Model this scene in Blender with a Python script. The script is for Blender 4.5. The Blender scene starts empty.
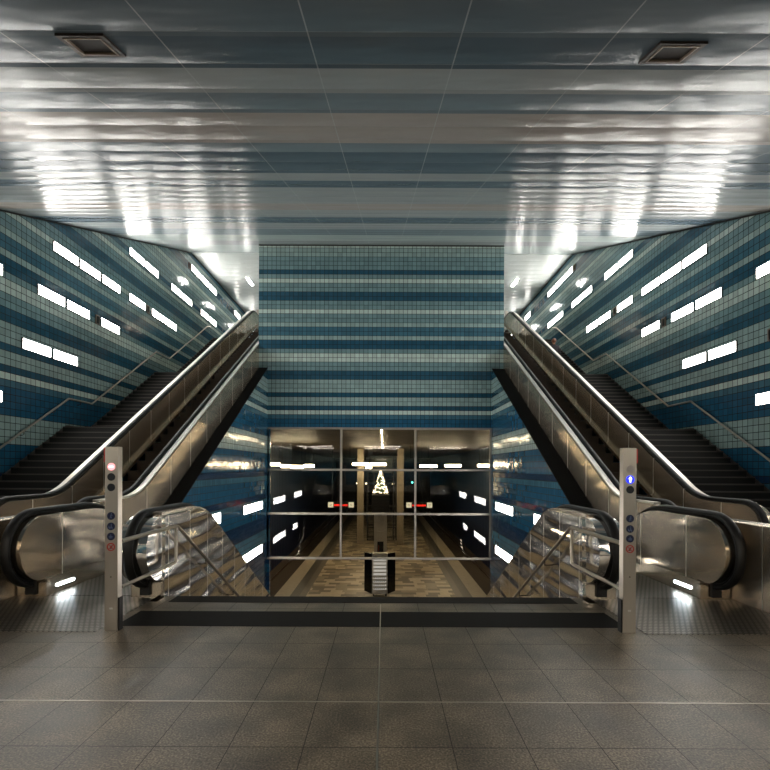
import bpy, bmesh, math, random
from mathutils import Vector
random.seed(7)
SC = bpy.context.scene
COL = SC.collection
T30 = math.tan(math.radians(30))
EYE = 1.45

# ------------------------------------------------------------ mesh helpers
class MB:
    def __init__(s): s.v = []; s.f = []
    def box(s, x0, x1, y0, y1, z0, z1):
        if x0 > x1: x0, x1 = x1, x0
        b = len(s.v)
        s.v += [(x0,y0,z0),(x1,y0,z0),(x1,y1,z0),(x0,y1,z0),(x0,y0,z1),(x1,y0,z1),(x1,y1,z1),(x0,y1,z1)]
        s.f += [tuple(b+i for i in q) for q in ((0,3,2,1),(4,5,6,7),(0,1,5,4),(1,2,6,5),(2,3,7,6),(3,0,4,7))]
        return s
    def prism(s, poly, x0, x1):            # poly of (y,z), extruded along x
        b = len(s.v); n = len(poly)
        s.v += [(x0,p[0],p[1]) for p in poly] + [(x1,p[0],p[1]) for p in poly]
        s.f.append(tuple(b+i for i in range(n))); s.f.append(tuple(b+n+i for i in reversed(range(n))))
        for i in range(n):
            j = (i+1) % n
            s.f.append((b+i, b+n+i, b+n+j, b+j))
        return s
    def strip(s, top, bot, x0, x1):        # band between two equally long (y,z) lines: quads, so concave outlines stay clean
        b = len(s.v); n = len(top)
        for x in (x0, x1):
            s.v += [(x,p[0],p[1]) for p in top] + [(x,p[0],p[1]) for p in bot]
        A, B, Cc, D = b, b+n, b+2*n, b+3*n
        for i in range(n-1):
            s.f.append((A+i, A+i+1, B+i+1, B+i)); s.f.append((Cc+i, D+i, D+i+1, Cc+i+1))
            s.f.append((A+i, Cc+i, Cc+i+1, A+i+1)); s.f.append((B+i, B+i+1, D+i+1, D+i))
        s.f.append((A, B, D, Cc)); s.f.append((A+n-1, Cc+n-1, D+n-1, B+n-1))
        return s
    def poly(s, pts, d):                   # planar polygon pts (3d) extruded by vector d
        b = len(s.v); n = len(pts)
        s.v += [tuple(p) for p in pts] + [tuple(p[i]+d[i] for i in range(3)) for p in pts]
        s.f.append(tuple(b+i for i in range(n))); s.f.append(tuple(b+n+i for i in reversed(range(n))))
        for i in range(n):
            j = (i+1) % n
            s.f.append((b+i, b+n+i, b+n+j, b+j))
        return s
    def tube(s, pts, r, n=10, closed=False, rx=None, rn=None):   # round tube, or ellipse (rx sideways, rn in-plane)
        P = [Vector(p) for p in pts]; b = len(s.v)
        for i, p in enumerate(P):
            t = (P[min(i+1, len(P)-1)] - P[max(i-1, 0)]).normalized()
            up = Vector((1,0,0)) if abs(t.x) < .9 else Vector((0,0,1))
            u = (up - t*up.dot(t)).normalized(); w = t.cross(u)
            for k in range(n):
                a = 2*math.pi*k/n
                q = p + u*math.cos(a)*(rx or r) + w*math.sin(a)*(rn or r)
                s.v.append(tuple(q))
        for i in range(len(P)-1):
            for k in range(n):
                s.f.append((b+i*n+k, b+i*n+(k+1)%n, b+(i+1)*n+(k+1)%n, b+(i+1)*n+k))
        s.f.append(tuple(b+k for k in reversed(range(n))))
        s.f.append(tuple(b+(len(P)-1)*n+k for k in range(n)))
        return s
    def lathe(s, prof, c, n=24, axis='z'):  # prof: (r, h)
        b = len(s.v)
        for r, h in prof:
            for k in range(n):
                a = 2*math.pi*k/n
                if axis == 'z': s.v.append((c[0]+r*math.cos(a), c[1]+r*math.sin(a), c[2]+h))
                elif axis == 'y': s.v.append((c[0]+r*math.cos(a), c[1]+h, c[2]+r*math.sin(a)))
                else: s.v.append((c[0]+h, c[1]+r*math.cos(a), c[2]+r*math.sin(a)))
        for i in range(len(prof)-1):
            for k in range(n):
                s.f.append((b+i*n+k, b+i*n+(k+1)%n, b+(i+1)*n+(k+1)%n, b+(i+1)*n+k))
        s.f.append(tuple(b+k for k in reversed(range(n))))
        s.f.append(tuple(b+(len(prof)-1)*n+k for k in range(n)))
        return s
    def build(s, name, m, parent=None, bev=0, smooth=False):
        me = bpy.data.meshes.new(name)
        o0 = Vector((0,0,0))
        if parent is not None:
            q = parent
            while q is not None:
                o0 += q.location; q = q.parent
            me.from_pydata([(v[0]-o0.x, v[1]-o0.y, v[2]-o0.z) for v in s.v], [], s.f)
        else:
            me.from_pydata(s.v, [], s.f)
        bm = bmesh.new(); bm.from_mesh(me); bmesh.ops.recalc_face_normals(bm, faces=bm.faces)
        bm.to_mesh(me); bm.free(); me.update()
        me.materials.append(m)
        o = bpy.data.objects.new(name, me); COL.objects.link(o)
        if parent is not None: o.parent = parent
        if bev:
            bv = o.modifiers.new('b', 'BEVEL'); bv.width = bev; bv.segments = 2; bv.limit_method = 'ANGLE'; bv.angle_limit = math.radians(40)
        if smooth:
            for p in me.polygons: p.use_smooth = True
            try: me.set_sharp_from_angle(angle=math.radians(35))
            except Exception: pass
        return o

def empty(name, loc):
    o = bpy.data.objects.new(name, None); COL.objects.link(o); o.location = loc; o.empty_display_size = .2
    return o
def tag(o, label, cat, group=None, kind=None):
    o['label'] = label; o['category'] = cat
    if group: o['group'] = group
    if kind: o['kind'] = kind
    return o
def thing(name, loc, label, cat, group=None): return tag(empty(name, loc), label, cat, group)
def struct(o): o['kind'] = 'structure'; return o
def copy_tree(o, parent=None):
    c = o.copy(); COL.objects.link(c)
    if parent is not None: c.parent = parent
    for ch in list(o.children): copy_tree(ch, c)
    return c

# ------------------------------------------------------------ materials
class NT:
    def __init__(s, name):
        s.m = bpy.data.materials.new(name); s.m.use_nodes = True; s.t = s.m.node_tree
        s.b = s.t.nodes['Principled BSDF']; s.out = s.t.nodes['Material Output']
    def n(s, typ, **kw):
        k = s.t.nodes.new(typ)
        for a, v in kw.items(): setattr(k, a, v)
        return k
    def l(s, a, b): s.t.links.new(a, b)
    def val(s, x, sock):
        if isinstance(x, (int, float)): sock.default_value = x
        else: s.l(x, sock)
    def math(s, op, a, b=0.0, c=None):
        k = s.n('ShaderNodeMath', operation=op); s.val(a, k.inputs[0]); s.val(b, k.inputs[1])
        if c is not None: s.val(c, k.inputs[2])
        return k.outputs[0]
    def pos(s):
        g = s.n('ShaderNodeNewGeometry'); sp = s.n('ShaderNodeSeparateXYZ'); s.l(g.outputs['Position'], sp.inputs[0])
        return g, sp
    def mix(s, f, a, b):
        k = s.n('ShaderNodeMix', data_type='RGBA')
        s.val(f, k.inputs[0])
        for x, i in ((a, 6), (b, 7)):
            if isinstance(x, tuple): k.inputs[i].default_value = (*x, 1)
            else: s.l(x, k.inputs[i])
        return k.outputs[2]
    def noise(s, vec, scale, detail=2.0, dist=0.0):
        k = s.n('ShaderNodeTexNoise'); k.inputs['Scale'].default_value = scale; k.inputs['Detail'].default_value = detail
        k.inputs['Distortion'].default_value = dist
        if vec is not None: s.l(vec, k.inputs['Vector'])
        return k.outputs['Fac']
    def comb(s, x, y, z):
        k = s.n('ShaderNodeCombineXYZ'); s.val(x, k.inputs[0]); s.val(y, k.inputs[1]); s.val(z, k.inputs[2]); return k.outputs[0]
    def ramp(s, f, stops, interp='CONSTANT'):
        k = s.n('ShaderNodeValToRGB'); r = k.color_ramp; r.interpolation = interp
        while len(r.elements) > 1: r.elements.remove(r.elements[-1])
        r.elements[0].position = stops[0][0]; r.elements[0].color = (*stops[0][1], 1)
        for p, c in stops[1:]:
            e = r.elements.new(p); e.color = (*c, 1)
        s.l(f, k.inputs[0]); return k.outputs[0]
    def bump(s, h, strength=1.0, dist=1.0):
        k = s.n('ShaderNodeBump'); k.inputs['Strength'].default_value = strength; k.inputs['Distance'].default_value = dist
        s.l(h, k.inputs['Height']); s.l(k.outputs[0], s.b.inputs['Normal']); return k

def plain(name, col, rough=.5, metal=0.0, emit=None, es=1.0):
    t = NT(name); t.b.inputs['Base Color'].default_value = (*col, 1)
    t.b.inputs['Roughness'].default_value = rough; t.b.inputs['Metallic'].default_value = metal
    if emit:
        t.b.inputs['Emission Color'].default_value = (*emit, 1); t.b.inputs['Emission Strength'].default_value = es
    else:
        g, sp = t.pos()
        f = t.noise(g.outputs['Position'], 6, 3)
        c = t.mix(f, tuple(x*.85 for x in col), tuple(min(1, x*1.15) for x in col)); t.l(c, t.b.inputs['Base Color'])
    return t.m

# stripe colours of the tiled walls, by height
LI = (.58,.71,.66); ML = (.34,.475,.465); MI = (.20,.33,.35); MD = (.06,.17,.235); DK = (.024,.10,.16); BL = (.022,.115,.21); NV = (.016,.05,.115)
def zc(y): return EYE + (468-y)/28.57
STR = [(-20,NV),(-4.2,BL),(-3.9,NV),(-3.1,MD),(-2.9,NV),(-2.2,BL),(-1.9,NV),(-1.1,MD),(-.75,NV),(-.15,BL),(.15,MD),(.3,NV),(.62,BL),(.92,MD),(1.07,NV),(1.23,BL),(1.85,ML),(2.15,MD),(2.3,ML),(2.6,BL)]
STR2 = [(428,BL),(419,MD),(415,LI),(410,DK),(405,ML),(396,DK),(391.4,ML),(382,DK),(372,MI),(363,LI),(353.7,MI),(348.5,DK),(339.3,ML),(335,MD),(329,ML),(321,MI),(315,LI),(310.6,MI),(301.7,DK),(292,MI),(283,LI),(279,MI),(274,DK),(269,MI),(259.3,ML),(250,LI),(244,MI),(234,DK),(227,ML),(218,MD)]
def tile_mat(name, axis):
    t = NT(name); g, sp = t.pos()
    S = .1535
    u = t.math('DIVIDE', sp.outputs[axis], S); v = t.math('DIVIDE', t.math('SUBTRACT', sp.outputs[2], 2.85), S)
    fu = t.math('FRACT', u); fv = t.math('FRACT', v); iu = t.math('FLOOR', u); iv = t.math('FLOOR', v)
    # snapped height -> stripe colour
    zz = t.math('MULTIPLY_ADD', t.math('ADD', iv, .5), S, 2.85)
    def rr(stops, lo, hi):
        f = t.n('ShaderNodeMapRange'); f.inputs[1].default_value = lo; f.inputs[2].default_value = hi; t.l(zz, f.inputs[0])
        return t.ramp(f.outputs[0], [(max(0,(z-lo)/(hi-lo)), c) for z, c in stops])
    lowc = rr(STR, -6.5, 2.9)
    hic = rr([(zc(y), c) for y, c in STR2], 2.84, 10.6)
    sel = t.math('GREATER_THAN', zz, 2.85)
    col = t.mix(sel, lowc, hic)
    wn = t.n('ShaderNodeTexWhiteNoise', noise_dimensions='2D'); t.l(t.comb(iu, iv, 0), wn.inputs['Vector'])
    br = t.math('MULTIPLY_ADD', wn.outputs['Value'], .24, .88)
    hsv = t.n('ShaderNodeHueSaturation'); t.l(br, hsv.inputs['Value']); t.l(col, hsv.inputs['Color'])
    G = .045
    grout = t.math('MAXIMUM', t.math('MAXIMUM', t.math('LESS_THAN', fu, G), t.math('GREATER_THAN', fu, 1-G)),
                   t.math('MAXIMUM', t.math('LESS_THAN', fv, G), t.math('GREATER_THAN', fv, 1-G)))
    c2 = t.mix(grout, hsv.outputs[0], (.018,.026,.028)); t.l(c2, t.b.inputs['Base Color'])
    t.l(t.math('MULTIPLY_ADD', grout, .6, .09), t.b.inputs['Roughness'])
    t.l(t.math('MULTIPLY_ADD', grout, -.5, .55), t.b.inputs['Specular IOR Level'])
    # each tile tilts a little
    k = t.n('ShaderNodeVectorMath', operation='SUBTRACT'); t.l(wn.outputs['Color'], k.inputs[0]); k.inputs[1].default_value = (.5,.5,.5)
    k2 = t.n('ShaderNodeVectorMath', operation='SCALE'); t.l(k.outputs[0], k2.inputs[0]); k2.inputs['Scale'].default_value = .022
    k3 = t.n('ShaderNodeVectorMath', operation='ADD'); t.l(k2.outputs[0], k3.inputs[0]); t.l(g.outputs['Normal'], k3.inputs[1])
    k4 = t.n('ShaderNodeVectorMath', operation='NORMALIZE'); t.l(k3.outputs[0], k4.inputs[0]); t.l(k4.outputs[0], t.b.inputs['Normal'])
    return t.m
TILE_Y = tile_mat('striped_tiles_side', 1); TILE_X = tile_mat('striped_tiles_front', 0)

def steel(name, col=(.54,.475,.385), rough=.2, wav=.012, seam=None, sy=.35, sz=1.6, off=0.0, jump=0.0, metal=1.0, grain=.00004):
    t = NT(name); g, sp = t.pos(); t.b.inputs['Metallic'].default_value = metal
    jx = t.math('MULTIPLY', t.math('FLOOR', t.math('DIVIDE', t.math('ADD', sp.outputs[1], off), seam or 1.0)), jump)
    vec = t.comb(t.math('ADD', sp.outputs[0], jx), t.math('MULTIPLY', sp.outputs[1], sy), t.math('MULTIPLY', sp.outputs[2], sz))
    h = t.noise(vec, 1.6, 1.0, .0)
    fine = t.noise(t.comb(t.math('MULTIPLY', sp.outputs[0], 30), t.math('MULTIPLY', sp.outputs[1], 30), t.math('MULTIPLY', sp.outputs[2], 1.5)), 6, 2)
    c = t.mix(t.noise(g.outputs['Position'], 2.2, 3), tuple(x*.86 for x in col), tuple(min(1,x*1.1) for x in col))
    hh = t.math('MULTIPLY', h, wav)
    hh = t.math('MULTIPLY_ADD', fine, grain, hh)
    if seam:
        f = t.math('FRACT', t.math('DIVIDE', t.math('ADD', sp.outputs[1], off), seam))
        ln = t.math('LESS_THAN', f, .010/seam)
        c = t.mix(ln, c, (.75,.72,.66)); hh = t.math('MULTIPLY_ADD', ln, -.001, hh)
        t.l(t.math('MULTIPLY_ADD', ln, .3, rough), t.b.inputs['Roughness'])
    else:
        t.l(t.math('MULTIPLY_ADD', fine, .06, rough-.03), t.b.inputs['Roughness'])
    t.l(c, t.b.inputs['Base Color']); t.bump(hh)
    return t.m
STEEL = steel('brushed_steel', rough=.24, wav=.004)
PANEL = steel('steel_panel', rough=.17, wav=.045, seam=1.02, off=.35, jump=.15, grain=0.0, sy=.5, sz=1.9)
UPANEL = steel('brown_steel_panel', (.60,.51,.40), rough=.25, wav=.05, seam=1.02, off=.1, jump=.08, metal=.8, grain=0.0)
MIRROR = steel('wavy_polished_steel', (.82,.79,.74), rough=.14, wav=.09, seam=.62, sy=.3, sz=2.6, jump=.10)
BRIGHT = steel('bright_steel_deck', (.68,.65,.59), rough=.36, wav=.004)
GALV = steel('satin_post_steel', (.50,.45,.385), rough=.34, wav=.002, grain=0.0)
RUBBER = plain('black_rubber', (.006,.0055,.005), .5)
DARK = plain('dark_gap', (.015,.014,.013), .6)
BROWNFR = plain('dark_brown_paint', (.045,.030,.022), .45)
STEPM = None
def step_mat():
    t = NT('ribbed_step'); g, sp = t.pos(); t.b.inputs['Metallic'].default_value = .6
    f = t.math('FRACT', t.math('MULTIPLY', sp.outputs[0], 55)); ln = t.math('GREATER_THAN', f, .5)
    c = t.mix(ln, (.035,.028,.022), (.11,.085,.065)); t.l(c, t.b.inputs['Base Color']); t.b.inputs['Roughness'].default_value = .45
    t.bump(t.math('MULTIPLY', ln, .002)); return t.m
STEPM = step_mat()
def floor_mat():
    t = NT('granite_floor'); g, sp = t.pos()
    n1 = t.noise(g.outputs['Position'], 90, 3); n2 = t.noise(g.outputs['Position'], 3.0, 4)
    c = t.ramp(t.math('MULTIPLY_ADD', n2, .35, t.math('MULTIPLY', n1, .65)), [(.34,(.034,.026,.018)),(.5,(.125,.10,.071)),(.66,(.32,.26,.185))], 'LINEAR')
    u = t.math('DIVIDE', t.math('SUBTRACT', sp.outputs[0], .083), .387); v = t.math('DIVIDE', t.math('SUBTRACT', sp.outputs[1], .04), .5)
    wn = t.n('ShaderNodeTexWhiteNoise', noise_dimensions='2D'); t.l(t.comb(t.math('FLOOR', u), t.math('FLOOR', v), 0), wn.inputs['Vector'])
    hs = t.n('ShaderNodeHueSaturation'); t.l(t.math('MULTIPLY_ADD', wn.outputs['Value'], .22, .89), hs.inputs['Value']); t.l(c, hs.inputs['Color'])
    fu = t.math('FRACT', u); fv = t.math('FRACT', v)
    j = t.math('MAXIMUM', t.math('LESS_THAN', fu, .012), t.math('LESS_THAN', fv, .010))
    c2 = t.mix(j, hs.outputs[0], (.018,.015,.012)); t.l(c2, t.b.inputs['Base Color'])
    t.l(t.math('MULTIPLY_ADD', j, .3, t.math('MULTIPLY_ADD', n2, .14, .30)), t.b.inputs['Roughness'])
    t.bump(t.math('MULTIPLY', n1, .0007)); return t.m
FLOOR = floor_mat()
def plate_mat():
    t = NT('studded_plate'); g, sp = t.pos(); t.b.inputs['Metallic'].default_value = .75
    C = .05
    ry = t.math('DIVIDE', sp.outputs[1], C*.9); par = t.math('MULTIPLY', t.math('MODULO', t.math('FLOOR', ry), 2.0), .5)
    fx = t.math('SUBTRACT', t.math('FRACT', t.math('ADD', t.math('DIVIDE', sp.outputs[0], C), par)), .5); fy = t.math('SUBTRACT', t.math('FRACT', ry), .5)
    dd = t.math('ADD', t.math('ABSOLUTE', fx), t.math('MULTIPLY', t.math('ABSOLUTE', fy), 1.2))
    k = t.math('GREATER_THAN', dd, .42)
    t.l(t.mix(k, (.34,.31,.27), (.09,.08,.07)), t.b.inputs['Base Color']); t.b.inputs['Roughness'].default_value = .34
    t.bump(t.math('MULTIPLY', k, -.0015)); return t.m
PLATE = plate_mat()
BLACKST = plain('black_stone_strip', (.008,.0075,.007), .7)
DARKST = plain('dark_nosing_stone', (.02,.018,.016), .7)
for q_ in (BLACKST, DARKST): q_.node_tree.nodes['Principled BSDF'].inputs['Specular IOR Level'].default_value = .12
STAIR = plain('dark_stair_stone', (.009,.008,.0065), .6)
NOSE = plain('stair_nosing', (.08,.068,.058), .5)
SKIRT = plain('stair_skirting_stone', (.07,.06,.05), .5)
def ceil_mat():
    t = NT('enamelled_ceiling_panels'); g, sp = t.pos(); t.b.inputs['Metallic'].default_value = .08
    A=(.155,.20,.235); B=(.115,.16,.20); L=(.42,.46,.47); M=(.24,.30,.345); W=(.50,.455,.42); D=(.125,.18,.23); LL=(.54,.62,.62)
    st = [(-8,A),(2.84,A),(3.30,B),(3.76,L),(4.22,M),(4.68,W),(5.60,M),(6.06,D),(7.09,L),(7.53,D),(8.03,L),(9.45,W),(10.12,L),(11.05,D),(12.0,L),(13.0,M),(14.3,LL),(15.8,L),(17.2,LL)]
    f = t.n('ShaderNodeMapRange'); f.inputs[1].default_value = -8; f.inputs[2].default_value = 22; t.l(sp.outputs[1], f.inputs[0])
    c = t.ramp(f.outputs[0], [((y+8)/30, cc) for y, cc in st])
    P = .46
    ph = t.math('DIVIDE', t.math('SUBTRACT', sp.outputs[1], 3.30), P)
    fr = t.math('FRACT', ph)
    e = t.math('LESS_THAN', fr, .018)
    s = t.math('LESS_THAN', t.math('FRACT', t.math('DIVIDE', t.math('ADD', sp.outputs[0], .425), 1.045)), .010)
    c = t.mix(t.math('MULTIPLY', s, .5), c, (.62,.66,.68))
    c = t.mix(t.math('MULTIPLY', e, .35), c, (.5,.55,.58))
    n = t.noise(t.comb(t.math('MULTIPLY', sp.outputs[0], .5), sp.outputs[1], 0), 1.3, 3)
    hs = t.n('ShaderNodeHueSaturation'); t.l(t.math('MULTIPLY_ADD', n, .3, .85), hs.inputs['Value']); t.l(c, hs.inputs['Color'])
    t.l(hs.outputs[0], t.b.inputs['Base Color']); t.b.inputs['Roughness'].default_value = .23
    t.b.inputs['Specular IOR Level'].default_value = .12
    # every panel bellies a little, and is slightly wavy
    b = t.math('MULTIPLY', fr, t.math('SUBTRACT', 1.0, fr)); h = t.math('MULTIPLY', b, .040)
    n2 = t.noise(t.comb(t.math('MULTIPLY', sp.outputs[0], .8), t.math('MULTIPLY', sp.outputs[1], 2.2), t.math('FLOOR', ph)), 1.6, 2)
    h = t.math('MULTIPLY_ADD', n2, .016, h)
    t.bump(h); return t.m
CEIL = ceil_mat()
def white_ceil():
    t = NT('pale_rippled_ceiling'); g, sp = t.pos(); t.b.inputs['Base Color'].default_value = (.78,.82,.80,1); t.b.inputs['Roughness'].default_value = .25
    fr = t.math('FRACT', t.math('DIVIDE', sp.outputs[1], .46)); t.bump(t.math('MULTIPLY', t.math('MULTIPLY', fr, t.math('SUBTRACT', 1.0, fr)), .06)); return t.m
WHITECEIL = white_ceil()
LAMP = plain('lamp_glow', (.9,.9,.9), .4, emit=(1.0,.96,.90), es=8)
LAMPU = plain('upper_lamp_glow', (.9,.9,.9), .4, emit=(1.0,.96,.90), es=15)
FILLB = plain('mezzanine_fill_glow', (.9,.9,.9), .4, emit=(1.0,.89,.74), es=10)
REFLW = plain('reflection_strip_glow', (.9,.9,.9), .4, emit=(1.0,.80,.50), es=17)
LAMPC = plain('comb_lamp_glow', (.9,.9,.9), .4, emit=(.80,.92,1.0), es=9)
TUN = plain('platform_lamp_soft', (.9,.9,.9), .4, emit=(1.0,.92,.85), es=1.6)
CSTRIP = plain('reflected_streak_glow', (.9,.9,.9), .4, emit=(1.0,.80,.52), es=30)
SMALL = plain('small_warm_glow', (.9,.8,.6), .4, emit=(1,.8,.5), es=2.2)
LAMPF = plain('lamp_frame_metal', (.10,.085,.07), .4, .6)

# ------------------------------------------------------------ geometry constants
XS = 7.97; YB = -7.0
def ceil_z(y): return EYE + 1.78 + .351*max(y, -.5)
YC = 20.5; ZU = EYE + 8.97
ZUP = 7.5; ZP = -5.05; YW = 17.15

# ---- setting
def slab(name, m, *b):
    mb = MB()
    for q in b: mb.box(*q)
    return struct(mb.build(name, m))
slab('floor', FLOOR, (-XS,XS,YB,5.28,-.3,0), (-2.33,2.33,5.28,5.5,-.3,-.002),
     (-XS,-4.26,5.28,8.6,-.3,0), (4.26,XS,5.28,8.6,-.3,0),
     (-4.26,-2.66,5.28,6.85,-.3,0), (2.66,4.26,5.28,6.85,-.3,0))
slab('floor_upper', SKIRT, (-XS,-4.3,23.15,40,ZUP-.3,ZUP), (4.3,XS,23.15,40,ZUP-.3,ZUP))
# thin inlays in the floor
def inlay(name, m, b): return struct(MB().box(*b).build(name, m))
inlay('trim_1', BLACKST, (-2.33,2.33,4.47,4.93,0,.003))
inlay('trim_2', DARKST, (-2.2,2.2,5.26,5.5,0,.004))
inlay('trim_3', GALV, (.077,.087,YB,5.2,0,.0045))
inlay('trim_4', GALV, (-XS,XS,3.031,3.040,0,.0025))
# side walls with flat ceiling beyond the slope
for s, side in ((-1,'left'),(1,'right')):
    x0, x1 = s*XS, s*(XS+.3)
    ys = [YB, -.5, YC, YC, 40]; top = [ceil_z(YB), ceil_z(-.5), ceil_z(YC), ZU, ZU]
    mb = MB().prism([(YB,-.3),(YB,ceil_z(YB)),(-.5,ceil_z(-.5)),(YC,ceil_z(YC)),(YC,ZU),(40,ZU),(40,3.3),(17.3,3.3),(17.3,-.3)], x0, x1)
    struct(mb.build('wall_'+side, TILE_Y))
    # dark strip standing in for the shadow gap below the ceiling
    t = .035
    mb = MB().strip([(-.5,ceil_z(-.5)),(YC,ceil_z(YC))], [(-.5,ceil_z(-.5)-t),(YC,ceil_z(YC)-t)], x0, s*(XS-.02))
    mb.box(x0, s*(XS-.02), YC+.15, 39.9, ZU-.035, ZU)
    struct(mb.build('shadow_gap_strip_'+side, DARK))
# ceiling
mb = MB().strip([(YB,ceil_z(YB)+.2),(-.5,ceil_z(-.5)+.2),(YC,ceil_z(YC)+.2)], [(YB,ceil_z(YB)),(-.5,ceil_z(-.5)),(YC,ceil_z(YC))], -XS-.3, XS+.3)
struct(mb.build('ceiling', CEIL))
struct(MB().box(-XS-.3, XS+.3, YC+.15, 40, ZU, ZU+.2).build('ceiling_upper', WHITECEIL))
struct(MB().box(-XS-.3, XS+.3, YC, YC+.15, ceil_z(YC)-.02, ZU+.2).build('trim_5', WHITECEIL))
struct(MB().box(-XS-.3, XS+.3, YB-.2, YB, -.3, ceil_z(YB)+.2).build('wall_back', TILE_X))
struct(MB().box(-XS-.3, XS+.3, 40, 40.2, 3.3, ZU+.2).build('wall_upper_end', WHITECEIL))
# central wall above the window
mb = MB().prism([(YW,2.85),(YW,ceil_z(YW)),(YC,ceil_z(YC)),(YC+.15,ZU-.001),(30,ZU-.001),(30,3.35),(YW+.35,3.35),(YW+.35,2.85)], -4.29, 4.29)
struct(mb.build('wall_centre', TILE_X))
struct(MB().box(-4.29, 4.29, YW-.03, YW, ceil_z(YW)-.04, ceil_z(YW)-.012).build('trim_6', DARK))  # shade of the gap at the wall top, as a dark strip
# well walls and dark sloping copings
WX = {-1:3.97, 1:3.88}
def lz(y): return (y-8.6)*T30
for s, side in ((-1,'left'),(1,'right')):
    mb = MB().prism([(5.55,-5.05),(5.55,-.31),(8.6,-.31),(8.6,0),(YW,lz(YW)-.004),(YW,-5.05)], s*WX[s], s*4.25)
    struct(mb.build('wall_well_'+side, TILE_Y))
    mb = MB().strip([(8.62,.02),(YW-.005,lz(YW)+.012)], [(8.62,-.0),(YW-.005,lz(YW)-.003)], s*(WX[s]-.01), s*4.28)
    struct(mb.build('trim_well_'+side, BLACKST))
    # wall end facing the platform
    struct(MB().box(s*3.88, s*8.5, YW+.0, YW+.15, -6.3, 2.85).build('wall_platform_front_'+side, TILE_X))
# ---- platform hall
slab('floor_platform', None or plain('x', (.1,.1,.1)), (-5.4,5.4,14.3,85,ZP-.2,ZP))
pf = bpy.data.objects['floor_platform']
def plat_mat():
    t = NT('platform_paving'); g, sp = t.pos()
    row = t.math('FLOOR', t.math('DIVIDE', sp.outputs[1], .42))
    r1 = t.n('ShaderNodeTexWhiteNoise', noise_dimensions='1D'); t.l(row, r1.inputs['W'])
    cx = t.math('FLOOR', t.math('ADD', t.math('DIVIDE', sp.outputs[0], .62), t.math('MULTIPLY', r1.outputs['Value'], 1.0)))
    wn = t.n('ShaderNodeTexWhiteNoise', noise_dimensions='2D'); t.l(t.comb(cx, row, 0), wn.inputs['Vector'])
    c = t.ramp(wn.outputs['Value'], [(0,(.15,.115,.07)),(.3,(.29,.23,.14)),(.62,(.50,.41,.27))])
    ax = t.math('ABSOLUTE', sp.outputs[0])
    c = t.mix(t.math('GREATER_THAN', ax, 3.8), c, (.13,.11,.08))
    c = t.mix(t.math('GREATER_THAN', ax, 4.15), c, (.07,.06,.045))
    c = t.mix(t.math('GREATER_THAN', ax, 4.62), c, (.38,.32,.22))
    n = t.noise(g.outputs['Position'], 5, 3)
    hs = t.n('ShaderNodeHueSaturation'); t.l(t.math('MULTIPLY_ADD', n, .5, .75), hs.inputs['Value']); t.l(c, hs.inputs['Color'])
    t.l(hs.outputs[0], t.b.inputs['Base Color']); t.b.inputs['Roughness'].default_value = .4
    return t.m
pf.data.materials[0] = plat_mat()
def navy_mat():
    t = NT('navy_tunnel_tiles'); g, sp = t.pos()
    f = t.math('FRACT', t.math('DIVIDE', sp.outputs[1], .6)); ln = t.math('LESS_THAN', f, .06)
    f.node.label = ''
    zr = t.n('ShaderNodeMapRange'); zr.inputs[1].default_value = -6.2; zr.inputs[2].default_value = 3.1; t.l(sp.outputs[2], zr.inputs[0])
    c = t.ramp(zr.outputs[0], [(0,(.010,.016,.05)),(.3,(.018,.035,.09)),(.55,(.05,.075,.12)),(.66,(.03,.055,.10)),(.8,(.09,.11,.14)),(.9,(.04,.055,.08))])
    t.l(t.mix(ln, c, (.004,.006,.012)), t.b.inputs['Base Color']); t.b.inputs['Roughness'].default_value = .5
    t.bump(t.math('MULTIPLY', t.math('SINE', t.math('MULTIPLY', sp.outputs[1], 10.47)), .01)); return t.m
NAVY = navy_mat()
for s, side in ((-1,'left'),(1,'right')):
    struct(MB().box(s*8.2, s*8.4, YW+.15, 85, -6.3, 3.3).build('wall_tunnel_'+side, NAVY))
    struct(MB().box(s*5.25, s*8.2, YW+.15, 85, -6.4, -6.2).build('floor_track_'+side, plain('ballast_brown', (.055,.038,.024), .8)))
    struct(MB().box(s*5.25, s*5.33, YW+.15, 85, -6.2, ZP-.2).build('wall_platform_edge_'+side, DARK))
def pceil():
    t = NT('golden_platform_ceiling'); g, sp = t.pos(); t.b.inputs['Metallic'].default_value = .1; t.b.inputs['Specular IOR Level'].default_value = .25
    n = t.noise(t.comb(t.math('MULTIPLY', sp.outputs[0], .5), t.math('MULTIPLY', sp.outputs[1], .35), 0), 2.2, 3)
    t.l(t.mix(n, (.06,.048,.033), (.20,.165,.11)), t.b.inputs['Base Color']); t.b.inputs['Roughness'].default_value = .5
    t.bump(t.math('MULTIPLY', n, .02)); return t.m
struct(MB().box(-8.4, 8.4, YW+.35, 85, 3.1, 3.3).build('ceiling_platform', pceil()))
struct(MB().box(-8.4, 8.4, 85, 85.2, -6.4, 3.3).build('wall_platform_end', DARK))
for s, side in ((-1,'left'),(1,'right')):
    for k, (xx) in enumerate((6.05, 7.45)):
        o = MB().box(s*(xx-.035), s*(xx+.035), YW+.3, 84.8, -6.2, -6.08).build('track_rail', plain('rusty_rail', (.16,.10,.06), .35, .8))
        tag(o, 'steel track rail %s in the %s-hand track bed beside the platform' % ('nearer the platform' if k == 0 else 'nearer the tunnel wall', side), 'rail', 'rails in the track beds')

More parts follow.
